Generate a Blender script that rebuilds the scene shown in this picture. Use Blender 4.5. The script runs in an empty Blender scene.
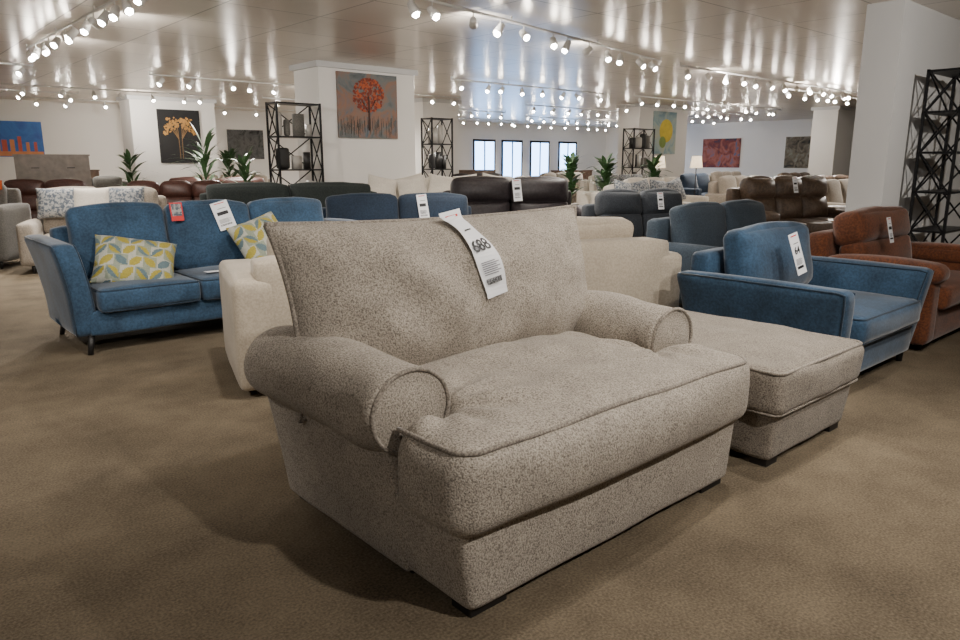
import bpy, bmesh, math, random
from mathutils import Vector, Matrix, noise
random.seed(7)
R=math.radians
ANG=41.5
E1=Vector((math.cos(R(ANG)),math.sin(R(ANG)),0)); E2=Vector((-math.sin(R(ANG)),math.cos(R(ANG)),0))
def G(a,b,z=0): return E1*a+E2*b+Vector((0,0,z))
col=bpy.context.collection

# ---------------------------------------------------------------- materials
def newmat(name):
    m=bpy.data.materials.new(name); m.use_nodes=True
    nt=m.node_tree; b=nt.nodes['Principled BSDF']; return m,nt,b
def plain(name,c,rough=.6,metal=0,emit=None,es=0,var=.12,vs=6):
    m,nt,b=newmat(name)
    b.inputs['Roughness'].default_value=rough; b.inputs['Metallic'].default_value=metal
    if emit:
        b.inputs['Base Color'].default_value=(*c,1)
        b.inputs['Emission Color'].default_value=(*emit,1); b.inputs['Emission Strength'].default_value=es
    else:
        tc=nt.nodes.new('ShaderNodeTexCoord'); n=nt.nodes.new('ShaderNodeTexNoise'); n.inputs['Scale'].default_value=vs; n.inputs['Detail'].default_value=4
        r=nt.nodes.new('ShaderNodeValToRGB'); r.color_ramp.elements[0].position=.3; r.color_ramp.elements[1].position=.7
        r.color_ramp.elements[0].color=(*[x*(1-var) for x in c],1); r.color_ramp.elements[1].color=(*[min(1,x*(1+var)) for x in c],1)
        nt.links.new(tc.outputs['Object'],n.inputs['Vector']); nt.links.new(n.outputs['Fac'],r.inputs['Fac']); nt.links.new(r.outputs['Color'],b.inputs['Base Color'])
    return m
def fabric(name,c1,c2,scale=90,lo=.38,hi=.62,bump=.4,dist=.004,rough=.9,sheen=.2,big=.12,bigs=3.,detail=3):
    m,nt,b=newmat(name); N=nt.nodes.new; K=nt.links.new
    tc=N('ShaderNodeTexCoord')
    n=N('ShaderNodeTexNoise'); n.inputs['Scale'].default_value=scale; n.inputs['Detail'].default_value=detail; n.inputs['Roughness'].default_value=.6
    r=N('ShaderNodeValToRGB'); r.color_ramp.elements[0].position=lo; r.color_ramp.elements[1].position=hi
    r.color_ramp.elements[0].color=(*c2,1); r.color_ramp.elements[1].color=(*c1,1)
    n2=N('ShaderNodeTexNoise'); n2.inputs['Scale'].default_value=bigs; n2.inputs['Detail'].default_value=3
    mp=N('ShaderNodeMapRange'); mp.inputs['From Min'].default_value=.3; mp.inputs['From Max'].default_value=.7; mp.inputs['To Min'].default_value=1-big; mp.inputs['To Max'].default_value=1+big
    mx=N('ShaderNodeVectorMath'); mx.operation='SCALE'
    K(tc.outputs['Object'],n.inputs['Vector']); K(tc.outputs['Object'],n2.inputs['Vector'])
    K(n.outputs['Fac'],r.inputs['Fac']); K(n2.outputs['Fac'],mp.inputs['Value']); K(r.outputs['Color'],mx.inputs[0]); K(mp.outputs['Result'],mx.inputs['Scale'])
    K(mx.outputs['Vector'],b.inputs['Base Color'])
    bp=N('ShaderNodeBump'); bp.inputs['Strength'].default_value=bump; bp.inputs['Distance'].default_value=dist
    K(n.outputs['Fac'],bp.inputs['Height']); K(bp.outputs['Normal'],b.inputs['Normal'])
    b.inputs['Roughness'].default_value=rough; b.inputs['Sheen Weight'].default_value=sheen; b.inputs['Sheen Roughness'].default_value=.4
    return m
M={}
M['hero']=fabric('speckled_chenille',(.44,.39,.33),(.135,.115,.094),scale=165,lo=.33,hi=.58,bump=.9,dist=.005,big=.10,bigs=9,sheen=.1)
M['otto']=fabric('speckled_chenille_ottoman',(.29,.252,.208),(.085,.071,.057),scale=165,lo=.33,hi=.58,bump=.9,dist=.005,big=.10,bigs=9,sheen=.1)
M['heropipe']=fabric('chenille_piping',(.33,.29,.245),(.135,.115,.094),scale=150,bump=.4)
M['blue']=fabric('blue_velvet',(.032,.074,.135),(.019,.047,.090),scale=60,bump=.15,sheen=.35,big=.34,bigs=5)
M['bluep']=fabric('blue_velvet_piping',(.018,.038,.066),(.012,.026,.048),scale=60,bump=.1)
M['navy']=fabric('navy_velvet',(.016,.032,.058),(.010,.020,.040),scale=60,bump=.15,sheen=.15,big=.2)
M['slate']=fabric('slate_fabric',(.042,.062,.086),(.024,.038,.055),scale=90,bump=.3,sheen=.1)
M['gun']=fabric('gunmetal_fabric',(.034,.040,.050),(.018,.022,.028),scale=90,bump=.3,sheen=.1)
M['cream']=fabric('cream_fabric',(.47,.405,.32),(.38,.325,.255),scale=80,bump=.2)
M['white']=fabric('ivory_fabric',(.66,.61,.53),(.55,.50,.43),scale=80,bump=.2)
M['beige']=fabric('beige_fabric',(.38,.33,.27),(.27,.23,.19),scale=80,bump=.3)
M['grey']=fabric('grey_fabric',(.15,.14,.125),(.09,.085,.075),scale=80,bump=.3)
M['green']=fabric('dark_green_fabric',(.026,.034,.032),(.015,.021,.020),scale=60,bump=.2,sheen=.1)
M['char']=fabric('charcoal_leather',(.028,.021,.024),(.016,.012,.014),scale=30,bump=.1,rough=.55,sheen=0)
M['brownl']=fabric('brown_leather',(.12,.078,.052),(.07,.045,.03),scale=30,bump=.1,rough=.45,sheen=0)
M['red']=fabric('burgundy_leather',(.075,.028,.020),(.045,.017,.013),scale=30,bump=.1,rough=.45,sheen=0)
M['rust']=fabric('rust_velvet',(.17,.052,.018),(.09,.028,.011),scale=60,bump=.15,sheen=.25,big=.3)
M['pat']=fabric('patterned_grey_fabric',(.36,.36,.35),(.09,.11,.14),scale=32,lo=.44,hi=.56,bump=.1,big=.02)
M['black']=plain('black_plastic',(.012,.011,.011),.5)
M['bmetal']=plain('black_metal',(.018,.018,.02),.4,.6)
M['wallp']=plain('white_paint',(.74,.72,.69),.8,var=.02,vs=1)
M['wallg']=plain('grey_paint',(.54,.54,.54),.8,var=.02,vs=1)
M['wood']=plain('walnut_wood',(.10,.06,.038),.5,var=.35,vs=9)
M['wood2']=plain('taupe_wood',(.20,.165,.135),.5,var=.2,vs=9)
M['paper']=plain('tag_paper',(.86,.87,.9),.6,var=.01)
M['ink']=plain('black_ink',(.015,.015,.018),.6)
M['redink']=plain('red_ink',(.6,.03,.03),.6)
M['greyink']=plain('grey_ink',(.25,.25,.27),.6)
M['lampw']=plain('white_metal',(.75,.74,.72),.35,.1,var=.02)
M['bulb']=plain('lit_bulb',(1,1,1),.3,emit=(1,.93,.83),es=125)
M['leaf']=plain('leaf_green',(.04,.095,.032),.5,var=.4,vs=20)
M['pot']=plain('ceramic_pot',(.35,.33,.3),.4)
M['yel']=fabric('yellow_print',(.37,.31,.055),(.30,.25,.042),scale=90,bump=.2)
M['pw']=fabric('white_print',(.43,.43,.37),(.37,.37,.31),scale=90,bump=.2)
M['pb']=fabric('steel_blue_print',(.12,.175,.195),(.09,.14,.16),scale=90,bump=.2)
M['pg']=fabric('olive_grey_print',(.27,.30,.23),(.22,.25,.19),scale=90,bump=.2)
M['shade']=plain('lit_shade',(.8,.7,.55),.7,emit=(1,.78,.5),es=1.6)

# ---------------------------------------------------------------- helpers
def empty(name,loc=(0,0,0),rot=0):
    o=bpy.data.objects.new(name,None); col.objects.link(o); o.location=loc; o.rotation_euler=(0,0,R(rot)); o.empty_display_size=.1; return o
def mk(name,bm,mat,parent=None,loc=(0,0,0),rot=(0,0,0),smooth=True):
    me=bpy.data.meshes.new(name); bmesh.ops.recalc_face_normals(bm,faces=bm.faces); bm.to_mesh(me); bm.free()
    for m in (mat if isinstance(mat,(list,tuple)) else [mat]): me.materials.append(m)
    if smooth:
        for p in me.polygons: p.use_smooth=True
    o=bpy.data.objects.new(name,me); col.objects.link(o); o.location=loc; o.rotation_euler=[R(a) for a in rot]
    if parent: o.parent=parent
    return o
def bm_soft(bm,c,h,r=.04,puff=(0,0,0),n=12,warp=None,wr=0,wf=5,seed=0,mi=0):
    ts=[math.sin(math.pi/2*(-1+2*i/n)) for i in range(n+1)]
    r=min(r,*[x*.98 for x in h]); vs={}
    def V(i,j,k):
        if (i,j,k) in vs: return vs[(i,j,k)]
        p=Vector((ts[i],ts[j],ts[k])); q=Vector((p.x*h[0],p.y*h[1],p.z*h[2]))
        inn=Vector([max(-(h[a]-r),min(h[a]-r,q[a])) for a in range(3)])
        d=q-inn
        if d.length>1e-9: q=inn+d.normalized()*r
        fx,fy,fz=1-p.x**2,1-p.y**2,1-p.z**2
        q=Vector((q.x+puff[0]*p.x*fy*fz,q.y+puff[1]*p.y*fx*fz,q.z+puff[2]*p.z*fx*fy))
        if wr:
            s=(q+Vector((seed*3.1,seed*1.7,seed)))*wf
            q+=Vector((noise.noise(s),noise.noise(s+Vector((9,0,0))),noise.noise(s+Vector((0,9,0)))))*wr
        q=q+Vector(c)
        if warp: q=warp(q)
        v=bm.verts.new(q); vs[(i,j,k)]=v; return v
    def F(a,b,c_,d):
        try:
            f=bm.faces.new((a,b,c_,d)); f.material_index=mi
        except ValueError: pass
    for i in range(n):
        for j in range(n):
            for e in (0,n):
                F(V(i,j,e),V(i+1,j,e),V(i+1,j+1,e),V(i,j+1,e))
                F(V(i,e,j),V(i+1,e,j),V(i+1,e,j+1),V(i,e,j+1))
                F(V(e,i,j),V(e,i+1,j),V(e,i+1,j+1),V(e,i,j+1))
def soft(name,lo,hi,mat,parent,r=.04,puff=(0,0,0),n=12,rot=(0,0,0),**kw):
    lo=Vector(lo);hi=Vector(hi);c=(lo+hi)/2;h=(hi-lo)/2
    bm=bmesh.new()
    if rot==(0,0,0):
        bm_soft(bm,c,h,r,puff,n,**kw); return mk(name,bm,mat,parent)
    bm_soft(bm,(0,0,0),h,r,puff,n,**kw); return mk(name,bm,mat,parent,loc=c,rot=rot)
def bm_box(bm,lo,hi,mi=0,M4=None):
    r=bmesh.ops.create_cube(bm,size=1)
    for v in r['verts']:
        v.co=Vector([lo[a]+(v.co[a]+.5)*(hi[a]-lo[a]) for a in range(3)])
        if M4: v.co=M4@v.co
    for f in {f for v in r['verts'] for f in v.link_faces}: f.material_index=mi
def bm_tube(bm,pts,r,seg=8,closed=False,mi=0,r1=None):
    pts=[Vector(p) for p in pts]; n=len(pts); rings=[]
    ref=None
    for i,p in enumerate(pts):
        if closed: t=(pts[(i+1)%n]-pts[i-1])
        else: t=pts[min(i+1,n-1)]-pts[max(i-1,0)]
        t.normalize()
        if ref is None:
            ref=Vector((0,0,1)) if abs(t.z)<.9 else Vector((1,0,0))
        a=(ref-t*ref.dot(t)); 
        if a.length<1e-4: a=t.orthogonal()
        a.normalize(); b=t.cross(a); ref=a
        rr=r if r1 is None else r+(r1-r)*i/(n-1)
        rings.append([bm.verts.new(p+(a*math.cos(2*math.pi*k/seg)+b*math.sin(2*math.pi*k/seg))*rr) for k in range(seg)])
    for i in range(n if closed else n-1):
        A,B=rings[i],rings[(i+1)%n]
        for k in range(seg):
            f=bm.faces.new((A[k],A[(k+1)%seg],B[(k+1)%seg],B[k])); f.material_index=mi
    if not closed:
        for rg in (rings[0],rings[-1]):
            f=bm.faces.new(rg); f.material_index=mi
def tube(name,pts,r,mat,parent,closed=False,seg=8,**k):
    bm=bmesh.new(); bm_tube(bm,pts,r,seg,closed); return mk(name,bm,mat,parent,**k)
def rrect(x0,x1,y0,y1,r,z,n=6):
    out=[]
    for cx,cy,a0 in ((x1-r,y0+r,-90),(x1-r,y1-r,0),(x0+r,y1-r,90),(x0+r,y0+r,180)):
        for i in range(n+1):
            a=R(a0+90*i/n); out.append((cx+r*math.cos(a),cy+r*math.sin(a),z))
    return out
def densify(pts,step=.03,closed=False):
    out=[];P=[Vector(p) for p in pts]
    m=len(P) if closed else len(P)-1
    for i in range(m):
        a,b=P[i],P[(i+1)%len(P)]; k=max(1,int((b-a).length/step))
        for j in range(k): out.append(a+(b-a)*j/k)
    if not closed: out.append(P[-1])
    return out
def bm_pillow(bm,w,h,t,n=26,ear=.06,patt=None,wr=.006,seed=0,p=4):
    g={}
    for s in (-1,1):
        for i in range(n+1):
            for j in range(n+1):
                edge=i in(0,n) or j in(0,n)
                if edge and (0,i,j) in g: g[(s,i,j)]=g[(0,i,j)]; continue
                u=math.sin(math.pi/2*(-1+2*i/n)); v=math.sin(math.pi/2*(-1+2*j/n))
                th=t/2*((1-abs(u)**p)**.6)*((1-abs(v)**p)**.6)
                x=u*w/2*(1-ear*(1-v*v)); z=v*h/2*(1-ear*(1-u*u))
                q=Vector((x,0,z)); nz=noise.noise(Vector((x*6+seed,z*6,s*3)))*wr*(0 if edge else 1)
                q.y=s*(th)+nz*(1-abs(u)**8)*(1-abs(v)**8)
                vt=bm.verts.new(q); g[(s,i,j)]=vt
                if edge: g[(0,i,j)]=vt
    for s in (-1,1):
        for i in range(n):
            for j in range(n):
                f=bm.faces.new((g[(s,i,j)],g[(s,i+1,j)],g[(s,i+1,j+1)],g[(s,i,j+1)]))
                if patt:
                    c=f.calc_center_median(); f.material_index=patt(c.x,c.z)
    pts=[]
    for i in range(n+1): pts.append(g[(0,i,0)].co.copy())
    for j in range(1,n+1): pts.append(g[(0,n,j)].co.copy())
    for i in range(n-1,-1,-1): pts.append(g[(0,i,n)].co.copy())
    for j in range(n-1,0,-1): pts.append(g[(0,0,j)].co.copy())
    return pts
def pillow(name,w,h,t,mat,parent,loc,rot,pipe=None,pr=.006,**k):
    bm=bmesh.new(); pts=bm_pillow(bm,w,h,t,**k)
    o=mk(name,bm,mat,parent,loc=loc,rot=rot)
    if pipe:
        tube(name+'_piping',pts,pr,pipe,o,closed=True)
    return o
def geo(x,z):
    # leaves set on alternating diagonals
    s=.098; j=math.floor(z/s); xo=x+(.5*s if j%2 else 0); i=math.floor(xo/s)
    u=(xo/s-i-.5)*2; v=(z/s-j-.5)*2
    sg=1 if (i+j)%2 else -1
    p=(u+sg*v)*.7071; q=(v-sg*u)*.7071
    wdt=.62*(max(0,1-(p/1.25)**2))
    if abs(q)<wdt:
        if q<0: return 0 if (i+2*j)%3 else 2
        return 0 if (i+j)%3!=1 else 2
    return 1 if (i+j)%2 else 3
def textmesh(s,size,bold=.0):
    c=bpy.data.curves.new('price','FONT'); c.body=s; c.size=size; c.align_x='CENTER'; c.extrude=.0006; c.offset=bold
    t=bpy.data.objects.new('price',c); col.objects.link(t)
    dg=bpy.context.evaluated_depsgraph_get(); me=bpy.data.meshes.new_from_object(t.evaluated_get(dg))
    bpy.data.objects.remove(t); return me
def tag(parent,loc,rot,w=.105,h=.30,num=None,name='price_tag',drape=None):
    bm=bmesh.new()
    K=24
    for i in range(K): 
        bm_box(bm,(-w/2,-.001,-h*(i+1)/K),(w/2,.001,-h*i/K),0)
    def bar(x0,x1,z0,z1,mi): bm_box(bm,(x0*w,-.003,-z1*h),(x1*w,-.001,-z0*h),mi)
    bar(-.3,.3,.05,.075,2)
    if not num: bar(-.32,.32,.36,.48,1)
    bar(-.2,.3,.24,.255,1)
    for i in range(7): bar(-.35,.35 if i%2 else .2,.62+i*.022,.63+i*.022,3)
    x=-.36
    for i in range(16):
        d=random.choice((.012,.02,.03)); bar(x,x+d,.80,.86,1); x+=d+.022
    o=mk(name,bm,[M['paper'],M['ink'],M['redink'],M['greyink']],parent,smooth=False)
    objs=[o]
    if num:
        me=textmesh(num,w*.56,.0008)
        for v in me.vertices: v.co=Vector((v.co.x,-.0035-v.co.z,v.co.y-.50*h))
        me.materials.clear(); me.materials.append(M['ink']); t=bpy.data.objects.new(name+'_price',me); col.objects.link(t); t.parent=o; objs.append(t)
    if drape:
        for ob in objs:
            for v in ob.data.vertices: v.co=drape(v.co)
    else:
        o.location=loc; o.rotation_euler=[R(a) for a in rot]
    return o
def leg(bm,x,y,z1,r0=.018,r1=.026,dx=0,dy=0):
    bm_tube(bm,[(x+dx,y+dy,0),(x,y,z1)],r0,10,r1=r1)

def sofa(name,loc,rot,w,d,mat,seat=.45,back=.85,arm=.62,aw=.16,n=2,lg=.10,style='track',ct=.92,bt=.16,pipe=None,lean=12,detail=10,cpuff=.04,splay=0):
    E=empty(name,loc,rot)
    soft('base',(aw*.6,.04,lg),(w-aw*.6,d-.03,seat-.15),mat,E,r=.03,n=8)
    soft('back_frame',(aw*.5,d-bt,lg),(w-aw*.5,d,back),mat,E,r=.05,n=8,puff=(0,.015,.01))
    iw=(w-2*aw)/n
    for i in range(n):
        x0=aw+i*iw
        soft('seat_cushion_%d'%(i+1),(x0+.004,-.02,seat-.17),(x0+iw-.004,d-bt-.04,seat),mat,E,r=.045,puff=(0,.015,.025),n=detail,wr=.004,seed=i)
        if pipe:
            for zz in (seat-.012,seat-.158):
                tube('seat_piping_%d'%(i+1),densify(rrect(x0+.016,x0+iw-.016,-.008,d-bt-.05,.035,zz),.1,True),.006,pipe,E,closed=True)
        th=.17; hh=ct-seat+.02
        if style=='pad':
            hz=seat-.01+hh*.52
            soft('lumbar_cushion_%d'%(i+1),(x0+.006,d-bt-th-.09,seat-.01),(x0+iw-.006,d-bt-.07,hz+.02),mat,E,r=.06,puff=(0,cpuff,.02),n=detail,rot=(-lean,0,0),wr=.008,seed=i+3)
            soft('back_cushion_%d'%(i+1),(x0+.004,d-bt-th-.05,hz-.02),(x0+iw-.004,d-bt+.01,seat-.01+hh),mat,E,r=.075,puff=(.01,cpuff,.03),n=detail,rot=(-lean,0,0),wr=.010,seed=i+5)
        else:
            soft('back_cushion_%d'%(i+1),(x0+.004,d-bt-th-.05,seat-.01),(x0+iw-.004,d-bt-.05,seat-.01+hh),mat,E,r=.06,puff=(0,cpuff,.03),n=detail,rot=(-lean,0,0),wr=.014,seed=i+5)
    def arm_w_(side):
        def wp(q):
            k=max(0,(q.z-lg)/(arm-lg)); q=q.copy()
            if style=='flare':
                q.x+=side*.10*k*k; q.y+=.07*(1-k)*(1 if q.y<d*.5 else -1)
            return q
        return wp
    for side,x0 in ((-1,0),(1,w-aw)):
        nm='arm_left' if side<0 else 'arm_right'
        if style=='pad':
            soft(nm,(x0,.02,lg),(x0+aw,d-.08,arm-.06),mat,E,r=.05,n=10,puff=(.02,0,0))
            soft(nm+'_pad',(x0-.02,-.02,arm-.14),(x0+aw+.02,d-.2,arm),mat,E,r=.06,n=10,puff=(.02,.01,.03))
        else:
            soft(nm,(x0,0,lg),(x0+aw,d,arm),mat,E,r=.045,n=detail,puff=(.012,.01,.015),warp=arm_w_(side),wr=.004)
            if pipe and style=='flare':
                wp=arm_w_(side)
                for xx in (x0+.012,x0+aw-.012):
                    P=[wp(Vector((xx,.012,lg+.02+(arm-lg-.04)*i/8))) for i in range(9)]
                    bm=bmesh.new(); bm_tube(bm,P+[wp(Vector((xx,d*t,arm-.01))) for t in (.05,.3,.6,.95)],.006,6); mk(nm+'_piping',bm,pipe,E)
    bm=bmesh.new(); dx=splay
    for x,sx in ((aw*.7,-1),(w-aw*.7,1)):
        for y,sy in ((.10,-1),(d-.08,1)): leg(bm,x,y,lg+.02,dx=sx*dx,dy=sy*dx)
    mk('legs',bm,M['black'],E)
    return E

# ---------------------------------------------------------------- room
a0,a1,b0,b1,H=-14,31,-14,25,3.1
def wallbox(name,lo,hi,mat):
    bm=bmesh.new(); bm_box(bm,lo,hi); o=mk(name,bm,mat,None,rot=(0,0,ANG),smooth=False); return o
m,nt,b=newmat('brown_carpet'); N=nt.nodes.new;K=nt.links.new
tc=N('ShaderNodeTexCoord'); n1=N('ShaderNodeTexNoise'); n1.inputs['Scale'].default_value=110; n1.inputs['Detail'].default_value=3
n2=N('ShaderNodeTexNoise'); n2.inputs['Scale'].default_value=2.0; n2.inputs['Detail'].default_value=8; n2.inputs['Roughness'].default_value=.65
mx=N('ShaderNodeMath'); mx.operation='MULTIPLY_ADD'; mx.inputs[1].default_value=.5; ad=N('ShaderNodeMath'); ad.operation='MULTIPLY'; ad.inputs[1].default_value=.5
r=N('ShaderNodeValToRGB'); r.color_ramp.elements[0].position=.36; r.color_ramp.elements[1].position=.64
r.color_ramp.elements[0].color=(.072,.056,.038,1); r.color_ramp.elements[1].color=(.198,.157,.107,1)
for q in (n1,n2): K(tc.outputs['Object'],q.inputs['Vector'])
K(n2.outputs['Fac'],ad.inputs[0]); K(n1.outputs['Fac'],mx.inputs[0]); K(ad.outputs[0],mx.inputs[2]); K(mx.outputs[0],r.inputs['Fac']); K(r.outputs['Color'],b.inputs['Base Color'])
bp=N('ShaderNodeBump'); bp.inputs['Strength'].default_value=.6; bp.inputs['Distance'].default_value=.007; K(n1.outputs['Fac'],bp.inputs['Height']); K(bp.outputs['Normal'],b.inputs['Normal'])
b.inputs['Roughness'].default_value=.95; b.inputs['Specular IOR Level'].default_value=.2
wallbox('floor',(a0,b0,-.1),(a1,b1,0),m)
m,nt,b=newmat('ceiling_panels'); N=nt.nodes.new;K=nt.links.new
tc=N('ShaderNodeTexCoord'); br=N('ShaderNodeTexBrick'); br.offset=0; br.inputs['Scale'].default_value=1; br.inputs['Brick Width'].default_value=1.2; br.inputs['Row Height'].default_value=1.2; br.inputs['Mortar Size'].default_value=.010
br.inputs['Color1'].default_value=(.68,.61,.53,1); br.inputs['Color2'].default_value=(.62,.56,.485,1); br.inputs['Mortar'].default_value=(.22,.19,.15,1)
n1=N('ShaderNodeTexNoise'); n1.inputs['Scale'].default_value=2.6; n1.inputs['Detail'].default_value=2
bp=N('ShaderNodeBump'); bp.inputs['Strength'].default_value=.22; bp.inputs['Distance'].default_value=.02
K(tc.outputs['Object'],br.inputs['Vector']); K(tc.outputs['Object'],n1.inputs['Vector']); K(br.outputs['Color'],b.inputs['Base Color']); K(n1.outputs['Fac'],bp.inputs['Height']); K(bp.outputs['Normal'],b.inputs['Normal'])
b.inputs['Roughness'].default_value=.29; b.inputs['Metallic'].default_value=.38
wallbox('ceiling',(a0,b0,H),(a1,b1,H+.1),m)
wallbox('wall_north',(a0,b1,0),(a1,b1+.2,H),M['wallp'])
wallbox('wall_east',(a1,b0,0),(a1+.2,b1,H),M['wallp'])
wallbox('wall_west',(a0-.2,b0,0),(a0,b1,H),M['wallp'])
wallbox('wall_south',(a0,b0-.2,0),(a1,b0,H),M['wallp'])
def wl(x,y): v=Vector((x,y,0)); return v.dot(E1),v.dot(E2)
def column(name,x,y,L,Mw,mat,trim=True):
    a,b_=wl(x,y); wallbox(name,(a,b_,0),(a+L,b_+Mw,H),mat)
    if trim: wallbox('trim_'+name,(a-.06,b_-.06,H-.10),(a+L+.06,b_+Mw+.06,H-.001),M['wallg'])
    return a,b_
cA=column('wall_column_center',-2.87,13.4,2.1,.9,M['wallp'])
cB=column('wall_column_left',-9.4,20.1,2.3,.9,M['wallp'])
cC=column('wall_column_right',4.87,22.8,2.6,.8,M['wallp'])
p=G(8.39+.72,3.25); cD=column('wall_pier_right',p.x,p.y,3.4,.4,M['wallg'],False)
cE=column('wall_column_far',-1.6,21,1.3,.8,M['wallp'])
cG=column('wall_column_farright',11.5,24,1.6,.8,M['wallp'])
M['day']=plain('daylight_glass',(.5,.6,.8),.2,emit=(.30,.55,1),es=10)
for i,x in enumerate((.15,1.35,2.55,3.75)):
    t=b1/ (Vector((x/32,1,0)).dot(E2)); p=Vector((x/32,1,0))*t; a=p.dot(E1)
    bm=bmesh.new(); bm_box(bm,(a-.6,b1-.06,.1),(a+.6,b1-.02,2.25),0); 
    for xx in (a-.65,a-.02,a+.60): bm_box(bm,(xx,b1-.1,0),(xx+.05,b1-.02,2.35),1)
    bm_box(bm,(a-.65,b1-.1,2.25),(a+.65,b1-.02,2.35),1)
    mk('window_%d'%(i+1),bm,[M['day'],M['bmetal']],None,rot=(0,0,ANG),smooth=False)

def artmat(name,cols,scale=3,dist=1.5):
    m,nt,b=newmat(name); N=nt.nodes.new
    tc=N('ShaderNodeTexCoord'); n=N('ShaderNodeTexNoise'); n.inputs['Scale'].default_value=scale; n.inputs['Detail'].default_value=5; n.inputs['Distortion'].default_value=dist
    r=N('ShaderNodeValToRGB'); cr=r.color_ramp
    while len(cr.elements)<len(cols): cr.elements.new(.5)
    for i,c in enumerate(cols): cr.elements[i].position=.3+.4*i/(len(cols)-1); cr.elements[i].color=(*c,1)
    nt.links.new(tc.outputs['Object'],n.inputs['Vector']); nt.links.new(n.outputs['Fac'],r.inputs['Fac']); nt.links.new(r.outputs['Color'],b.inputs['Base Color']); b.inputs['Roughness'].default_value=.7
    return m
def painting(name,a,b_,z,w,h,cols,scale=3,extra=None,mats=(),east=False):
    E=empty(name,G(a-.035,b_,z) if east else G(a,b_-.035,z),ANG-90 if east else ANG)
    bm=bmesh.new(); bm_box(bm,(-w/2,-.02,-h/2),(w/2,.03,h/2)); mk('canvas',bm,artmat(name+'_paint',cols,scale),E,smooth=False)
    if extra:
        bm=bmesh.new(); extra(bm,w,h); mk('painted_motif',bm,list(mats),E,smooth=False)
    return E
def disc(bm,x,z,r,mi,y=-.023,n=8):
    vs=[bm.verts.new((x+r*math.cos(2*math.pi*k/n),y,z+r*math.sin(2*math.pi*k/n))) for k in range(n)]
    f=bm.faces.new(vs); f.material_index=mi
def tree(bm,w,h):
    rd=random.Random(3)
    for i in range(110):
        x=rd.uniform(-w/2,w/2)*.97; z=-h/2+rd.uniform(0,.2)*h; bm_box(bm,(x,-.0215,z),(x+.007,-.021,z+rd.uniform(.08,.2)*h),0)
    bm_tube(bm,[(0,-.021,-h*.38),(.01,-.021,-h*.1),(0,-.021,h*.15)],.022,5,mi=1)
    for s in (-1,1): bm_tube(bm,[(0,-.021,-h*.1),(s*.12*w,-.021,h*.1)],.012,4,mi=1)
    for i in range(420):
        a=rd.uniform(0,6.28); q=math.sqrt(rd.random()); x=math.cos(a)*q*.27*w; z=h*.17+math.sin(a)*q*.26*h
        disc(bm,x,z,rd.uniform(.010,.028),2+(rd.random()<.6),y=-.0235-i*.00002)
mats=[plain('reed_paint',(.03,.035,.03),.7),plain('trunk_paint',(.05,.02,.015),.7),plain('orange_leaf_paint',(.38,.08,.025),.7),plain('red_leaf_paint',(.18,.032,.018),.7)]
painting('tree_painting',cA[0]+1.00,cA[1],2.37,1.30,1.16,[(.06,.08,.09),(.14,.15,.15),(.24,.13,.09),(.10,.14,.17)],2.0,tree,mats)
def gold(bm,w,h):
    # branching trunks that carry drooping gold blossom
    rd=random.Random(5)
    for s in (-1,1):
        for k in range(4):
            x1=s*(.08+.09*k)*w; P=[(s*.03*w,-.021,-h*.42),(s*.04*w,-.021,-h*.05),(x1*.7,-.021,h*.2),(x1,-.021,h*(.30-.03*k))]; bm_tube(bm,P,.010,5,mi=1)
            for j in range(12):
                disc(bm,x1+rd.uniform(-.05,.05),h*(.32-.04*k)-rd.uniform(0,.16)*h,rd.uniform(.015,.04),0,y=-.0235-(k*12+j)*.00005)
    for i in range(30): disc(bm,rd.uniform(-.3,.3)*w,h*rd.uniform(.22,.36),rd.uniform(.02,.045),0,y=-.027-i*.00005)
painting('gold_blossom_tree_painting',cB[0]+1.25,cB[1],2.05,1.15,1.45,[(.006,.006,.008),(.012,.012,.012)],2,gold,[plain('gold_paint',(.42,.22,.06),.5,.3),plain('dim_gold_paint',(.22,.12,.04),.5)])
def sun(bm,w,h):
    disc(bm,.05,.05*h,.30*w,0,n=24); disc(bm,-.12,-.22*h,.15*w,1,y=-.0245,n=16)
painting('yellow_circle_painting',cC[0]+1.3,cC[1],2.25,1.2,1.3,[(.16,.27,.33),(.33,.42,.42),(.45,.45,.33)],2,sun,[plain('yellow_paint',(.6,.46,.04),.6),plain('green_paint',(.2,.28,.07),.6)])
def sunset(bm,w,h):
    rd=random.Random(8)
    for i in range(9):
        x=-w/2+.05+i*w/9.5; bm_box(bm,(x,-.0225,-h*.35),(x+rd.uniform(.08,.16),-.021,rd.uniform(-.15,.12)*h),i%2)
    bm_box(bm,(-w/2+.02,-.0215,-h*.48),(w/2-.02,-.021,-h*.35),1)
painting('harbour_painting',3.9,b1,2.0,1.9,1.0,[(.01,.03,.18),(.03,.12,.36),(.02,.07,.26)],1.2,sunset,[plain('harbour_red_paint',(.38,.06,.03),.6),plain('harbour_orange_paint',(.45,.16,.05),.6)])
painting('landscape_painting',11.1,b1,1.95,1.3,1.0,[(.01,.01,.01),(.10,.10,.10),(.03,.035,.03)],3)
painting('red_city_painting',a1,18.2,1.75,1.9,1.3,[(.015,.025,.06),(.15,.025,.02),(.30,.09,.06),(.07,.10,.18)],2,east=True)
painting('forest_painting',a1,14.6,1.75,1.1,1.3,[(.02,.02,.015),(.15,.12,.08),(.25,.25,.2)],3,east=True)
painting('dark_blue_painting',a1,22.2,2.1,1.5,1.5,[(.01,.02,.03),(.02,.08,.14),(.15,.2,.2)],2,east=True)
painting('ochre_painting',a1,11.6,1.8,1.2,1.2,[(.05,.04,.03),(.25,.15,.06),(.3,.27,.24)],2,east=True)

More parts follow.
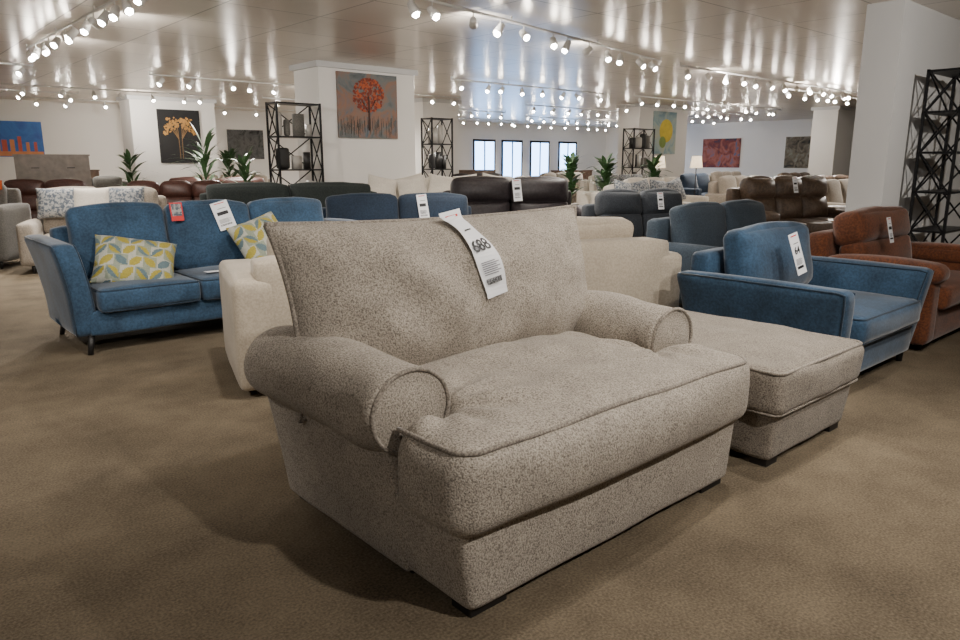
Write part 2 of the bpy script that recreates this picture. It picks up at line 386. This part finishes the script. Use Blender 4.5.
# ---------------------------------------------------------------- hero armchair
HP=Vector((-.05,1.93,0))
def HL(a,b_,z=0): return HP+E1*a+E2*b_+Vector((0,0,z))
E=empty('oversized_armchair',HP,ANG); W=1.46; D=1.10; hm=M['hero']
def bw(q):
    k=max(0,(q.z-.03)/.5); q=q.copy(); s=-1 if q.x<W/2 else 1
    q.x+=s*.070*k*abs(q.x-W/2)/(W/2); q.y+=.03*k*(1 if q.y>D*.6 else 0); return q
soft('base',(0.0,-.035,.025),(W,D-.01,.34),hm,E,r=.035,n=26,warp=bw,puff=(.004,.012,0),wr=.004,wf=4)
soft('back_frame',(.10,D-.24,.3),(W-.10,D+.02,.86),hm,E,r=.07,n=16,warp=lambda q:Vector((q.x,q.y+.10*max(0,q.z-.3),q.z)),wr=.006)
for s,x0 in ((-1,0),(1,W)):
    nm='arm_left' if s<0 else 'arm_right'; ins=-s
    xa,xb=sorted((x0+s*.010,x0+ins*.22))
    soft(nm+'_panel',(xa,.275,.025),(xb,D+.005,.62),hm,E,r=.022,n=22,warp=bw,wr=.004,puff=(.008,0,0))
    bm=bmesh.new(); cx=x0+ins*.02; cz=.585; rr=.145; seg=36; rings=[]
    ys=[.265,.267,.275,.29,.32]+[.32+(D-.36)*i/18 for i in range(1,18)]+[D-.03,D,D+.025,D+.04]
    ks=[.0,.86,.95,.99,1]+[1]*17+[1,.97,.85,.6]
    for yi,(y,k) in enumerate(zip(ys,ks)):
        ring=[]
        grow=1+.06*math.sin((y-.28)/.8*3.0)
        for j in range(seg):
            a=2*math.pi*j/seg; p=Vector((cx+rr*1.08*k*grow*math.cos(a)+s*.03*(y-.28)/.8,y,cz+rr*k*grow*math.sin(a)))
            p+=Vector((noise.noise(p*5),0,noise.noise(p*5+Vector((5,5,5)))))*.018*k
            ring.append(bm.verts.new(p))
        rings.append(ring)
    for A,B in zip(rings,rings[1:]):
        for j in range(seg): bm.faces.new((A[j],A[(j+1)%seg],B[(j+1)%seg],B[j]))
    bmesh.ops.remove_doubles(bm,verts=rings[0],dist=.0005)
    bm.faces.new(rings[-1])
    mk(nm+'_roll',bm,hm,E)
    tube(nm+'_roll_piping',[(cx+rr*1.08*.94*math.cos(2*math.pi*j/40),.270,cz+rr*.94*math.sin(2*math.pi*j/40)) for j in range(40)],.008,M['heropipe'],E,closed=True)
def remeshed(name,bm,mat,parent,vox=.014,sm=8,wr=.006,wf=4,extra=None):
    me=bpy.data.meshes.new(name); bm.to_mesh(me); bm.free(); o=bpy.data.objects.new(name,me); col.objects.link(o)
    md=o.modifiers.new('r','REMESH'); md.mode='VOXEL'; md.voxel_size=vox
    md=o.modifiers.new('s','SMOOTH'); md.iterations=sm; md.factor=.6
    dg=bpy.context.evaluated_depsgraph_get(); me2=bpy.data.meshes.new_from_object(o.evaluated_get(dg)); bpy.data.objects.remove(o)
    for v in me2.vertices:
        s=v.co*wf
        d=Vector((noise.noise(s),noise.noise(s+Vector((7,0,0))),noise.noise(s+Vector((0,7,0)))))*wr
        if extra: d+=extra(v.co)
        v.co+=d
    me2.materials.clear(); me2.materials.append(mat)
    for p in me2.polygons: p.use_smooth=True
    o=bpy.data.objects.new(name,me2); col.objects.link(o); o.parent=parent; return o
bm=bmesh.new()
bm_soft(bm,(W/2,.43,.435),(W/2-.165,.49,.135),.06,(0,.0,.06),n=16)
bm_soft(bm,(W/2,.09,.425),(W/2+.07,.175,.148),.075,(.02,.055,.015),n=20)
def folds(c):
    if c.z<.5: return Vector((0,0,0))
    d=Vector((0,0,0)); fy=min(1,max(0,(c.y-.02)/.15))
    for px in (.16,W-.16):
        dx,dy=c.x-px,c.y-.28; rr=math.hypot(dx,dy); an=math.atan2(dy,dx)
        d.z+=.013*fy*math.sin(an*9)*math.exp(-((rr-.20)/.12)**2)
    d.z+=.014*fy*math.sin(c.x*13+c.y*9+2*math.sin(c.x*5))*math.exp(-((c.y-.32)/.2)**2)
    d.z+=.012*noise.noise(c*7)*fy
    return d
remeshed('seat_cushion',bm,hm,E,extra=folds)
x0,x1=-.050,W+.050
zz=.552
P=[(x0+.03,.262,zz-.05),(x0+.004,.255,zz-.015),(x0,.245,zz)]+[(x0+.07-.07*math.cos(R(a)),.005-.07*math.sin(R(a)) ,zz) for a in range(0,91,15)]+[(x1-.07+.07*math.sin(R(a)),.005-.07*math.cos(R(a)),zz) for a in range(0,91,15)]+[(x1,.25,zz)]
P=densify(P,.04); P=[p+Vector((noise.noise(p*4),noise.noise(p*4+Vector((7,0,0))),noise.noise(p*4+Vector((0,7,0)))))*.010 for p in P]
tube('seat_piping',P,.009,M['heropipe'],E)
pw_,ph_,pt_,pe_,pp_,pwr_=1.66,.71,.52,.060,2.5,.040
pil=pillow('back_pillow',pw_,ph_,pt_,hm,E,(W/2,.88,.785),(-14,0,0),pipe=M['heropipe'],pr=.012,n=52,ear=pe_,wr=pwr_,p=pp_)
def surf(x,z):
    v=z/(ph_/2*(1-pe_)); u=x/(pw_/2*(1-pe_*(1-min(1,v*v))))
    v=max(-.999,min(.999,z/(ph_/2*(1-pe_*(1-u*u)))))
    th=pt_/2*((1-abs(u)**pp_)**.6)*((1-abs(v)**pp_)**.6)
    return -th+noise.noise(Vector((x*6,z*6,-3)))*pwr_*(1-abs(u)**8)*(1-abs(v)**8)
ct_,st_=math.cos(R(9)),math.sin(R(9))
def drape(c):
    x=-.08+c.x*ct_-c.z*st_; z=.350+c.x*st_+c.z*ct_
    zz=min(z,.318)
    s=min(surf(x,zz-.015),surf(x,zz),surf(x,zz+.004))
    return Vector((x,s-.012+c.y,z))
tag(pil,None,None,.125,.38,num='688',drape=drape)
bm=bmesh.new()
for x in (.02,W-.17):
    for y in (-.01,D-.12): bm_box(bm,(x,y,0),(x+.15,y+.09,.04))
mk('feet',bm,M['black'],E,smooth=False)

# ---------------------------------------------------------------- ottoman
E=empty('ottoman',HL(1.68,-.12),ANG); ow,od=.88,1.15
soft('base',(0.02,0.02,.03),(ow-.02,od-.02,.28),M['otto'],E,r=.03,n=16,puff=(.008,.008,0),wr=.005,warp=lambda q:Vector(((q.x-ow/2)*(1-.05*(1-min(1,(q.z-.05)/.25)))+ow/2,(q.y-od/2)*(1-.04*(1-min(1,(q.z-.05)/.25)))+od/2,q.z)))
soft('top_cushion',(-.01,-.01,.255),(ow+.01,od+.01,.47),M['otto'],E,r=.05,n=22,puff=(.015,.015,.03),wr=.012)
tube('piping',densify(rrect(.002,ow-.002,.002,od-.002,.045,.457),.08,True),.008,M['heropipe'],E,closed=True)
tube('piping_low',densify(rrect(.002,ow-.002,.002,od-.002,.045,.268),.08,True),.006,M['heropipe'],E,closed=True)
bm=bmesh.new()
for x in (.06,ow-.16):
    for y in (.06,od-.14): bm_box(bm,(x,y,0),(x+.1,y+.08,.04))
mk('feet',bm,M['black'],E,smooth=False)

# ---------------------------------------------------------------- blue furniture
S=sofa('blue_sofa',(-2.80,4.87,0),ANG,2.5,.98,M['blue'],seat=.47,back=.86,arm=.80,aw=.16,n=3,lg=.13,style='flare',ct=1.0,pipe=M['bluep'],splay=.03,detail=14)
pm=[M['yel'],M['pw'],M['pb'],M['pg']]
pillow('patterned_pillow_1',.58,.44,.19,pm,S,(.52,.34,.60),(-42,10,-16),n=84,ear=.06,patt=geo)
pillow('patterned_pillow_2',.50,.46,.18,pm,S,(1.60,.42,.67),(-28,-14,14),n=84,ear=.06,patt=geo)
tag(S,(1.30,.60,1.02),(-14,-14,0),.15,.24)
bm=bmesh.new(); bm_box(bm,(0,0,0),(.10,.004,.15),0); bm_box(bm,(.01,-.001,.04),(.09,0,.14),1); mk('brochure',bm,[M['redink'],M['pat']],S,loc=(.90,.575,.88),rot=(-14,0,0),smooth=False)
bm=bmesh.new(); bm_box(bm,(0,0,0),(.12,.07,.002)); mk('white_card',bm,M['paper'],S,loc=(.98,.12,.50),smooth=False)
S=sofa('blue_armchair',(2.10,3.98,0),ANG,1.28,1.12,M['blue'],seat=.46,back=.76,arm=.64,aw=.15,n=1,lg=.08,style='flare',ct=.90,pipe=M['bluep'],detail=14,cpuff=.07)
tag(S,(.38,.56,.90),(-16,-8,0),.12,.27,num='64')
S=sofa('rust_armchair',(3.20,4.98,0),ANG,1.5,1.0,M['rust'],seat=.46,back=.80,arm=.64,aw=.2,n=1,lg=.05,style='pad',ct=.95)
tag(S,(.42,.51,.93),(-14,0,0),.08,.2)
sofa('cream_sofa',(1.09,6.16,0),204,3.15,1.0,M['cream'],seat=.46,back=.81,arm=.70,aw=.24,n=2,lg=.04,style='track',ct=.93,bt=.24,detail=14)
# mid-field
S=sofa('slate_loveseat',(2.12,6.05,0),ANG,1.9,.95,M['slate'],n=2,ct=.94,back=.83)
S=sofa('navy_sofa',(-1.75,7.6,0),18,2.1,.95,M['navy'],n=2,ct=.96,back=.83,aw=.2)
tag(S,(1.30,.57,.98),(-14,-5,0),.12,.30)
S=sofa('dark_green_sofa',(-3.70,8.95,0),12,2.6,.95,M['green'],n=2,ct=1.05,back=.95,aw=.22)
S=sofa('charcoal_recliner_sofa',(-.50,9.3,0),8,2.05,1.0,M['char'],n=2,ct=1.12,back=.96,aw=.2,arm=.74,style='pad',cpuff=.09)
tag(S,(1.08,.55,1.12),(-14,-4,0),.12,.3)
S=sofa('gunmetal_recliner_sofa',(1.45,7.8,0),20,1.45,.95,M['gun'],n=2,ct=1.0,back=.86,aw=.16,style='pad',cpuff=.07)
tag(S,(.9,.52,1.0),(-14,0,0),.08,.2)
S=sofa('brown_recliner_sofa',(4.2,10.6,0),ANG-15,2.3,1.0,M['brownl'],n=3,ct=1.10,back=.95,aw=.26,style='pad',cpuff=.09)
tag(S,(1.1,.52,1.12),(-14,0,0),.1,.25)
S=sofa('beige_sofa',(-5.6,8.7,0),20,1.75,.95,M['beige'],n=2,ct=1.0,back=.9,aw=.18)
for i,(x,mm) in enumerate(((.4,'pat'),(.8,'white'),(1.2,'pat'))): pillow('throw_pillow_%d'%(i+1),.46,.40,.15,M[mm],S,(x,.45,.84),(-20,0,0))
S=sofa('grey_armchair',(-6.98,9.0,0),10,.95,.9,M['grey'],n=1,ct=1.05,back=1.0,aw=.18,arm=.8)
bm=bmesh.new(); bm_box(bm,(0,0,0),(.07,.003,.12)); mk('orange_tag',bm,plain('orange_card',(.8,.15,.03),.6),S,loc=(.75,.42,1.0),rot=(-14,0,0),smooth=False)
S=sofa('ivory_sofa',(-1.6,13.9,0),15,2.6,.95,M['white'],n=3,ct=1.0,back=.9,aw=.22)
for i in range(4): pillow('throw_pillow_%d'%(i+1),.5,.45,.16,M['white'],S,(.4+i*.55,.45,.88),(-18,(-14,9,-6,12)[i],0))
S=sofa('linen_loveseat',(-1.9,11.4,0),12,1.8,.95,M['white'],n=2,ct=1.0,back=.9,aw=.2)
for i in range(3): pillow('throw_pillow_%d'%(i+1),.5,.45,.16,M['white'],S,(.4+i*.5,.45,.90),(-18,(12,-9,14)[i],0))
S=sofa('patterned_pillow_sofa',(2.4,11.6,0),ANG,2.3,.95,M['white'],n=3,ct=.95,back=.85,aw=.22)
for i in range(4): pillow('throw_pillow_%d'%(i+1),.46,.42,.15,M['pat'],S,(.4+i*.5,.45,.84),(-18,(10,-8,6,-12)[i],0))
def far(nm,a,b_,w,m,n=3,rot=0,**k): 
    p=G(a,b_); return sofa(nm,(p.x,p.y,0),ANG+rot,w,.95,M[m],n=n,aw=.22,detail=8,**{**dict(ct=1.0,back=.9),**k})
S=far('ivory_armchair',13.4,2.4,1.1,'white',1,style='pad'); S=far('tan_armchair',16.6,4.4,1.2,'beige',1,style='pad')
S=far('taupe_sofa',13.4,5.2,2.3,'beige'); S=far('linen_sofa',12.0,8.6,2.3,'white'); S=far('oatmeal_sofa',15.3,8.4,2.3,'beige')
S=far('espresso_sofa',17.6,7.2,2.2,'brownl',2,style='pad'); S=far('pewter_sofa',10.4,11.6,2.4,'grey'); S=far('snow_sofa',14.2,11.4,2.4,'white')
for i in range(4): pillow('throw_pillow_%d'%(i+1),.46,.42,.15,M['pat'],S,(.4+i*.5,.45,.84),(-18,0,0))
S=far('navy_loveseat',18,11.2,1.8,'navy',2); S=far('coffee_leather_sofa',21,9.8,2.3,'brownl',3,style='pad'); S=far('cloud_sofa',19.6,14.3,2.4,'white')
S=far('charcoal_sofa',12.8,15.2,2.3,'char'); S=far('stone_sofa',16.2,15.0,2.3,'beige'); S=far('camel_sofa',22.6,13.0,2.3,'beige'); S=far('tobacco_sofa',23.6,16.5,2.3,'brownl',3,style='pad')
S=far('burgundy_sofa',3.3,12.9,2.0,'red',3,-25,style='pad'); S=far('oxblood_sofa',4.9,15.6,2.4,'red',2,-25,style='pad'); S=far('chestnut_leather_sofa',8.2,15.3,2.0,'brownl',3,-25,style='pad')
S=far('mahogany_loveseat',1.9,15.5,1.8,'red',2,-25,style='pad'); S=far('sand_sofa',6.6,18.6,2.3,'beige',3,-20); S=far('graphite_sofa',3.0,18.8,2.3,'grey',3,-20)
S=far('white_loveseat',.2,13.4,1.7,'white',2,-25)

def dresser(name,loc,rot,w,d,h,mat,rows=3,cols_=2):
    E=empty(name,loc,rot); bm=bmesh.new(); bm_box(bm,(0,0,.08),(w,d,h-.03)); bm_box(bm,(-.02,-.02,h-.03),(w+.02,d+.01,h))
    for x in (.03,w-.08):
        for y in (.03,d-.08): bm_box(bm,(x,y,0),(x+.05,y+.05,.08))
    for i in range(cols_):
        for j in range(rows):
            x=.03+i*(w-.06)/cols_; z=.11+j*(h-.17)/rows; bm_box(bm,(x+.01,-.015,z+.01),(x+(w-.06)/cols_-.01,0,z+(h-.17)/rows-.01)); xm=x+(w-.06)/cols_/2
            bm_box(bm,(xm-.07,-.035,z+.12),(xm+.07,-.015,z+.135),1)
    mk('body',bm,[mat,M['bmetal']],E,smooth=False); return E
dresser('dresser',(-9.1,14.4,0),ANG-10,1.3,.5,1.5,M['wood2'],4,2)
dresser('chest_of_drawers',(-10.9,14.6,0),ANG-10,1.1,.5,1.15,M['wood'],3,2)
p=G(3.6,21.5); dresser('sideboard',p,ANG,1.8,.5,1.15,M['wood'],2,3)
p=G(14.6,17.8); dresser('console_cabinet',p,ANG,1.8,.5,1.1,M['wood'],2,3)
p=G(20.5,18.6); dresser('buffet_cabinet',p,ANG,1.8,.5,1.05,M['wood'],2,3)

def etagere(name,loc,rot,w,d,h,sh=5,decor=True):
    E=empty(name,loc,rot); bm=bmesh.new(); t=.03
    for x in (0,w-t):
        for y in (0,d-t): bm_box(bm,(x,y,0),(x+t,y+t,h))
    for i in range(sh):
        z=.1+i*(h-.12)/(sh-1); bm_box(bm,(0,0,z-.012),(w,d,z+.012))
    for i in range(sh-1):
        z0=.1+i*(h-.12)/(sh-1); z1=.1+(i+1)*(h-.12)/(sh-1)
        for x in (t/2,w-t/2):
            bm_tube(bm,[(x,t,z0),(x,d-t,z1)],.011,6); bm_tube(bm,[(x,d-t,z0),(x,t,z1)],.011,6)
        bm_tube(bm,[(t,d-t/2,z0),(w-t,d-t/2,z1)],.011,6); bm_tube(bm,[(w-t,d-t/2,z0),(t,d-t/2,z1)],.011,6)
    mk('frame',bm,M['bmetal'],E,smooth=False)
    if decor:
        rd=random.Random(len(name)+int(h*100)+int(w*10))
        bm=bmesh.new()
        for i in range(1,sh-1):
            z=.112+i*(h-.12)/(sh-1)
            x=.05
            while x<w-.14:
                k=rd.randrange(3); ww=rd.uniform(.08,.2); hh=rd.uniform(.2,.42)
                if k==0: bm_box(bm,(x,d*.3,z),(x+ww,d*.5,z+hh),rd.randrange(3))
                else: bm_soft(bm,(x+ww/2,d*.4,z+hh/2),(ww/2,min(ww/2,.1),hh/2),.05,n=6,mi=rd.randrange(3))
                x+=ww+rd.uniform(.03,.08)
        mk('decor',bm,[M['pot'],M['black'],M['grey']],E)
    return E
etagere('black_bookcase',G(9.52,2.68),ANG,.95,.4,2.38,6,False)
etagere('metal_etagere',(-3.42,12.55,0),ANG,.85,.4,2.35,5)
etagere('display_rack',(-1.05,16.2,0),ANG,.6,.4,2.3,5)
etagere('open_shelf_unit',(4.4,21.2,0),ANG,1.0,.4,2.3,5)
etagere('tall_shelving',(11.4,21.0,0),ANG,.9,.4,2.0,5)

def plant(name,loc,h,pr=.14,n=40,seed=1,w=.035,droop=.6):
    E=empty(name,loc); rd=random.Random(seed); bm=bmesh.new(); ph=pr*1.8
    bm_tube(bm,[(0,0,0),(0,0,ph)],pr*.75,16,r1=pr); mk('pot',bm,M['pot'],E)
    bm=bmesh.new()
    bm_tube(bm,[(0,0,ph*.9),(.01,.01,ph+(h-ph)*.45)],.012,6)
    for i in range(n):
        a=rd.uniform(0,6.28); L=(h-ph)*rd.uniform(.25,.42); z0=ph+(h-ph)*rd.uniform(.1,.62); el=rd.uniform(.3,1.3)
        dr=Vector((math.cos(a),math.sin(a),0)); sd=Vector((-math.sin(a),math.cos(a),0)); prev=None
        for k in range(7):
            t=k/6; p=dr*(L*t*math.cos(el))+Vector((0,0,z0+L*(t*math.sin(el)-droop*t*t*.6))); ww=w*math.sin(math.pi*min(.97,max(.06,t)))
            cur=(bm.verts.new(p-sd*ww),bm.verts.new(p+sd*ww))
            if prev: bm.faces.new((prev[0],prev[1],cur[1],cur[0]))
            prev=cur
    mk('leaves',bm,M['leaf'],E); return E
plant('potted_palm',(-5.45,14.6,0),2.45,.2,60,2,.04)
plant('potted_yucca',(-4.6,14.4,0),2.0,.18,50,3,.04)
plant('potted_ficus',(-5.9,17.3,0),2.1,.2,50,4,.05)
plant('potted_fern',(2.2,17.6,0),1.95,.2,80,5,.06)
plant('potted_dracaena',(2.85,16.7,0),1.9,.2,80,6,.06)
plant('potted_areca',(9.5,17.2,0),2.0,.2,60,7,.06)
plant('potted_bamboo',(10.9,18.6,0),1.9,.2,60,8,.06)
plant('potted_rubber_plant',(12.6,21.2,0),1.9,.2,50,9,.06)
plant('potted_monstera',(4.0,16.9,0),1.8,.2,60,10,.06)
plant('potted_snake_plant',(-7.45,15.7,0),2.0,.2,50,11,.045)
def floor_lamp(name,loc,h=1.6):
    E=empty(name,loc); bm=bmesh.new(); bm_tube(bm,[(0,0,0),(0,0,.03)],.15,20); bm_tube(bm,[(0,0,.03),(0,0,h-.2)],.012,8); mk('stand',bm,M['bmetal'],E)
    bm=bmesh.new(); bm_tube(bm,[(0,0,h-.3),(0,0,h)],.16,20,r1=.12); mk('shade',bm,M['shade'],E)
floor_lamp('floor_lamp',(4.6,18.9,0),1.5); floor_lamp('floor_lamp',(5.7,19.4,0),1.5)

# ---------------------------------------------------------------- track lights
def addspot(loc,d,e,cone,parent,blend=.8,size=.05):  # serves the track lamps and the added fill spots alike
    l=bpy.data.lights.new('track_or_fill_spot','SPOT'); l.energy=e*1.1; l.spot_size=R(cone); l.spot_blend=blend; l.color=(1,.935,.85); l.shadow_soft_size=size
    o=bpy.data.objects.new('track_or_fill_spot',l); col.objects.link(o); o.location=loc; o.rotation_euler=Vector(d).to_track_quat('-Z','Y').to_euler(); o.parent=parent; return o
def track(p0,p1,n,seed,lamps=(),energy=120,cone=110,wash=(),we=250):
    p0=Vector((*p0,0)); p1=Vector((*p1,0)); E=empty('key_and_fill_spots',(0,0,0)); rd=random.Random(seed)
    bm=bmesh.new(); bm_tube(bm,[p0+Vector((0,0,H-.06)),p1+Vector((0,0,H-.06))],.018,4)
    for k in (0,.33,.66,1): 
        p=p0.lerp(p1,k); bm_tube(bm,[p+Vector((0,0,H-.06)),p+Vector((0,0,H))],.01,5)
    bb=bmesh.new()
    for i in range(n):
        p=p0.lerp(p1,(i+.5+rd.uniform(-.25,.25))/n); a=rd.uniform(-2.6,-.5); tl=rd.uniform(.5,.95)
        if i in wash: a=rd.uniform(1.0,1.9); tl=1.35
        d=Vector((math.cos(a)*math.sin(tl),math.sin(a)*math.sin(tl),-math.cos(tl)))
        top=p+Vector((0,0,H-.07)); piv=top-Vector((0,0,.10))
        bm_tube(bm,[top,piv],.008,5)
        bm_tube(bm,[piv-d*.06,piv-d*.05,piv+d*.02,piv+d*.09],.030,12,r1=.058)
        c=piv+d*.085
        r_=bmesh.ops.create_icosphere(bb,subdivisions=1,radius=.046)
        for v in r_['verts']: v.co+=c
        if i in lamps: addspot(c+d*.07,(d.x*.5,d.y*.5,d.z),energy,cone,E)
        if i in wash: addspot(c+d*.07,(d.x,d.y,-.02),we,125,E,blend=1)  # wash spot added to brighten columns, walls and ceiling beyond
    mk('rail_and_heads',bm,M['lampw'],E); mk('bulbs',bb,M['bulb'],E)
    return E
track((-6.9,11.6),(-3.15,7.4),13,1,lamps=(1,5,9),energy=360,wash=(3,8),we=240)
track((-.95,7.7),(3.1,13.0),12,2,lamps=(1,4,8),energy=330,wash=(2,7),we=240)
track((3.6,13.6),(9.8,19.1),14,3,lamps=(3,9),energy=550,wash=(1,7),we=290)
def gt(a0_,b0_,a1_,b1_,n,s,l=(),w=(),e=680):
    p,q=G(a0_,b0_),G(a1_,b1_); track(p[:2],q[:2],n,s,lamps=l,energy=e,cone=140,wash=w,we=320)
gt(5,15.5,13,15.5,13,4,(2,8),(5,)); gt(9,19,18,19,14,5,(3,9),(6,)); gt(13,22.5,22,22.5,14,6,(5,))
gt(2,19.5,8,19.5,9,7,(3,),(5,)); gt(16,12,24,12,12,8,(4,),(7,)); gt(16,16,27,16,15,9,(4,10),(7,)); gt(-3,21,5,21,9,10,(4,)); gt(20,20,28,20,12,11,(4,),(6,)); gt(4,23,12,23,9,12,(3,))
gt(10,12.2,15,12.2,8,13,(3,)); gt(17,8.5,25,8.5,12,14,(4,)); gt(14,5.0,20,5.0,9,15,(4,)); gt(22,23,29,23,9,16,(4,)); gt(-1,15.5,3,15.5,6,17); gt(18,14,26,14,11,18)
T=empty('key_and_fill_spots',(0,0,0))  # hand-placed rig without a rail: key spots plus added fill
bm=bmesh.new()
for loc,tgt,e in (((2.0,.6,2.85),(0,3,.4),330),((1.6,3.4,2.9),(0,2.6,.3),140),((3.0,4.4,2.9),(.6,2.8,.4),150),((-1.5,-1.2,2.85),(0,2.4,.4),110),((-3.0,1.6,2.85),(-3,5,.3),300),((2.6,2.2,2.85),(3,4.6,.4),190),((-1.0,3.9,2.9),(-2.4,5.6,.5),150),((0.5,5.4,2.9),(0,7.4,.5),200),((5.2,4.2,2.9),(7.2,8.6,2.2),520)):  # key spots follow cast shadows; camera-side, left-floor and pier spots are added fill
    d=(Vector(tgt)-Vector(loc)).normalized(); addspot(loc,d,e,110,T,.6,.06)
    L=Vector(loc); bm_tube(bm,[L-d*.18,L-d*.03],.035,12,r1=.055); bm_tube(bm,[L-d*.15,(L.x-d.x*.15,L.y-d.y*.15,H)],.008,6)
for loc,d,e in (((-1.5,2.2,2.8),(-.3,1,-.02),90),((1.8,3.0,2.8),(.5,1,-.02),90)):  # level wash spots added above the view to lift columns and ceiling
    addspot(loc,d,e,130,T,1,.06)
    d=Vector(d).normalized(); L=Vector(loc); bm_tube(bm,[L-d*.18,L-d*.03],.035,12,r1=.055); bm_tube(bm,[L-d*.15,(L.x-d.x*.15,L.y-d.y*.15,H)],.008,6)
mk('key_and_fill_housings',bm,M['lampw'],T)  # housings drawn round key and added fill spots alike
w=bpy.data.worlds.new('world'); bpy.context.scene.world=w; w.use_nodes=True; w.node_tree.nodes['Background'].inputs[0].default_value=(.9,.85,.8,1); w.node_tree.nodes['Background'].inputs[1].default_value=.3

cam=bpy.data.cameras.new('camera'); co=bpy.data.objects.new('camera',cam); col.objects.link(co)
co.location=(0,0,1.35); co.rotation_euler=(R(90)-math.atan(158/720),0,0); cam.lens=27; cam.sensor_width=36; cam.clip_end=200
bpy.context.scene.camera=co
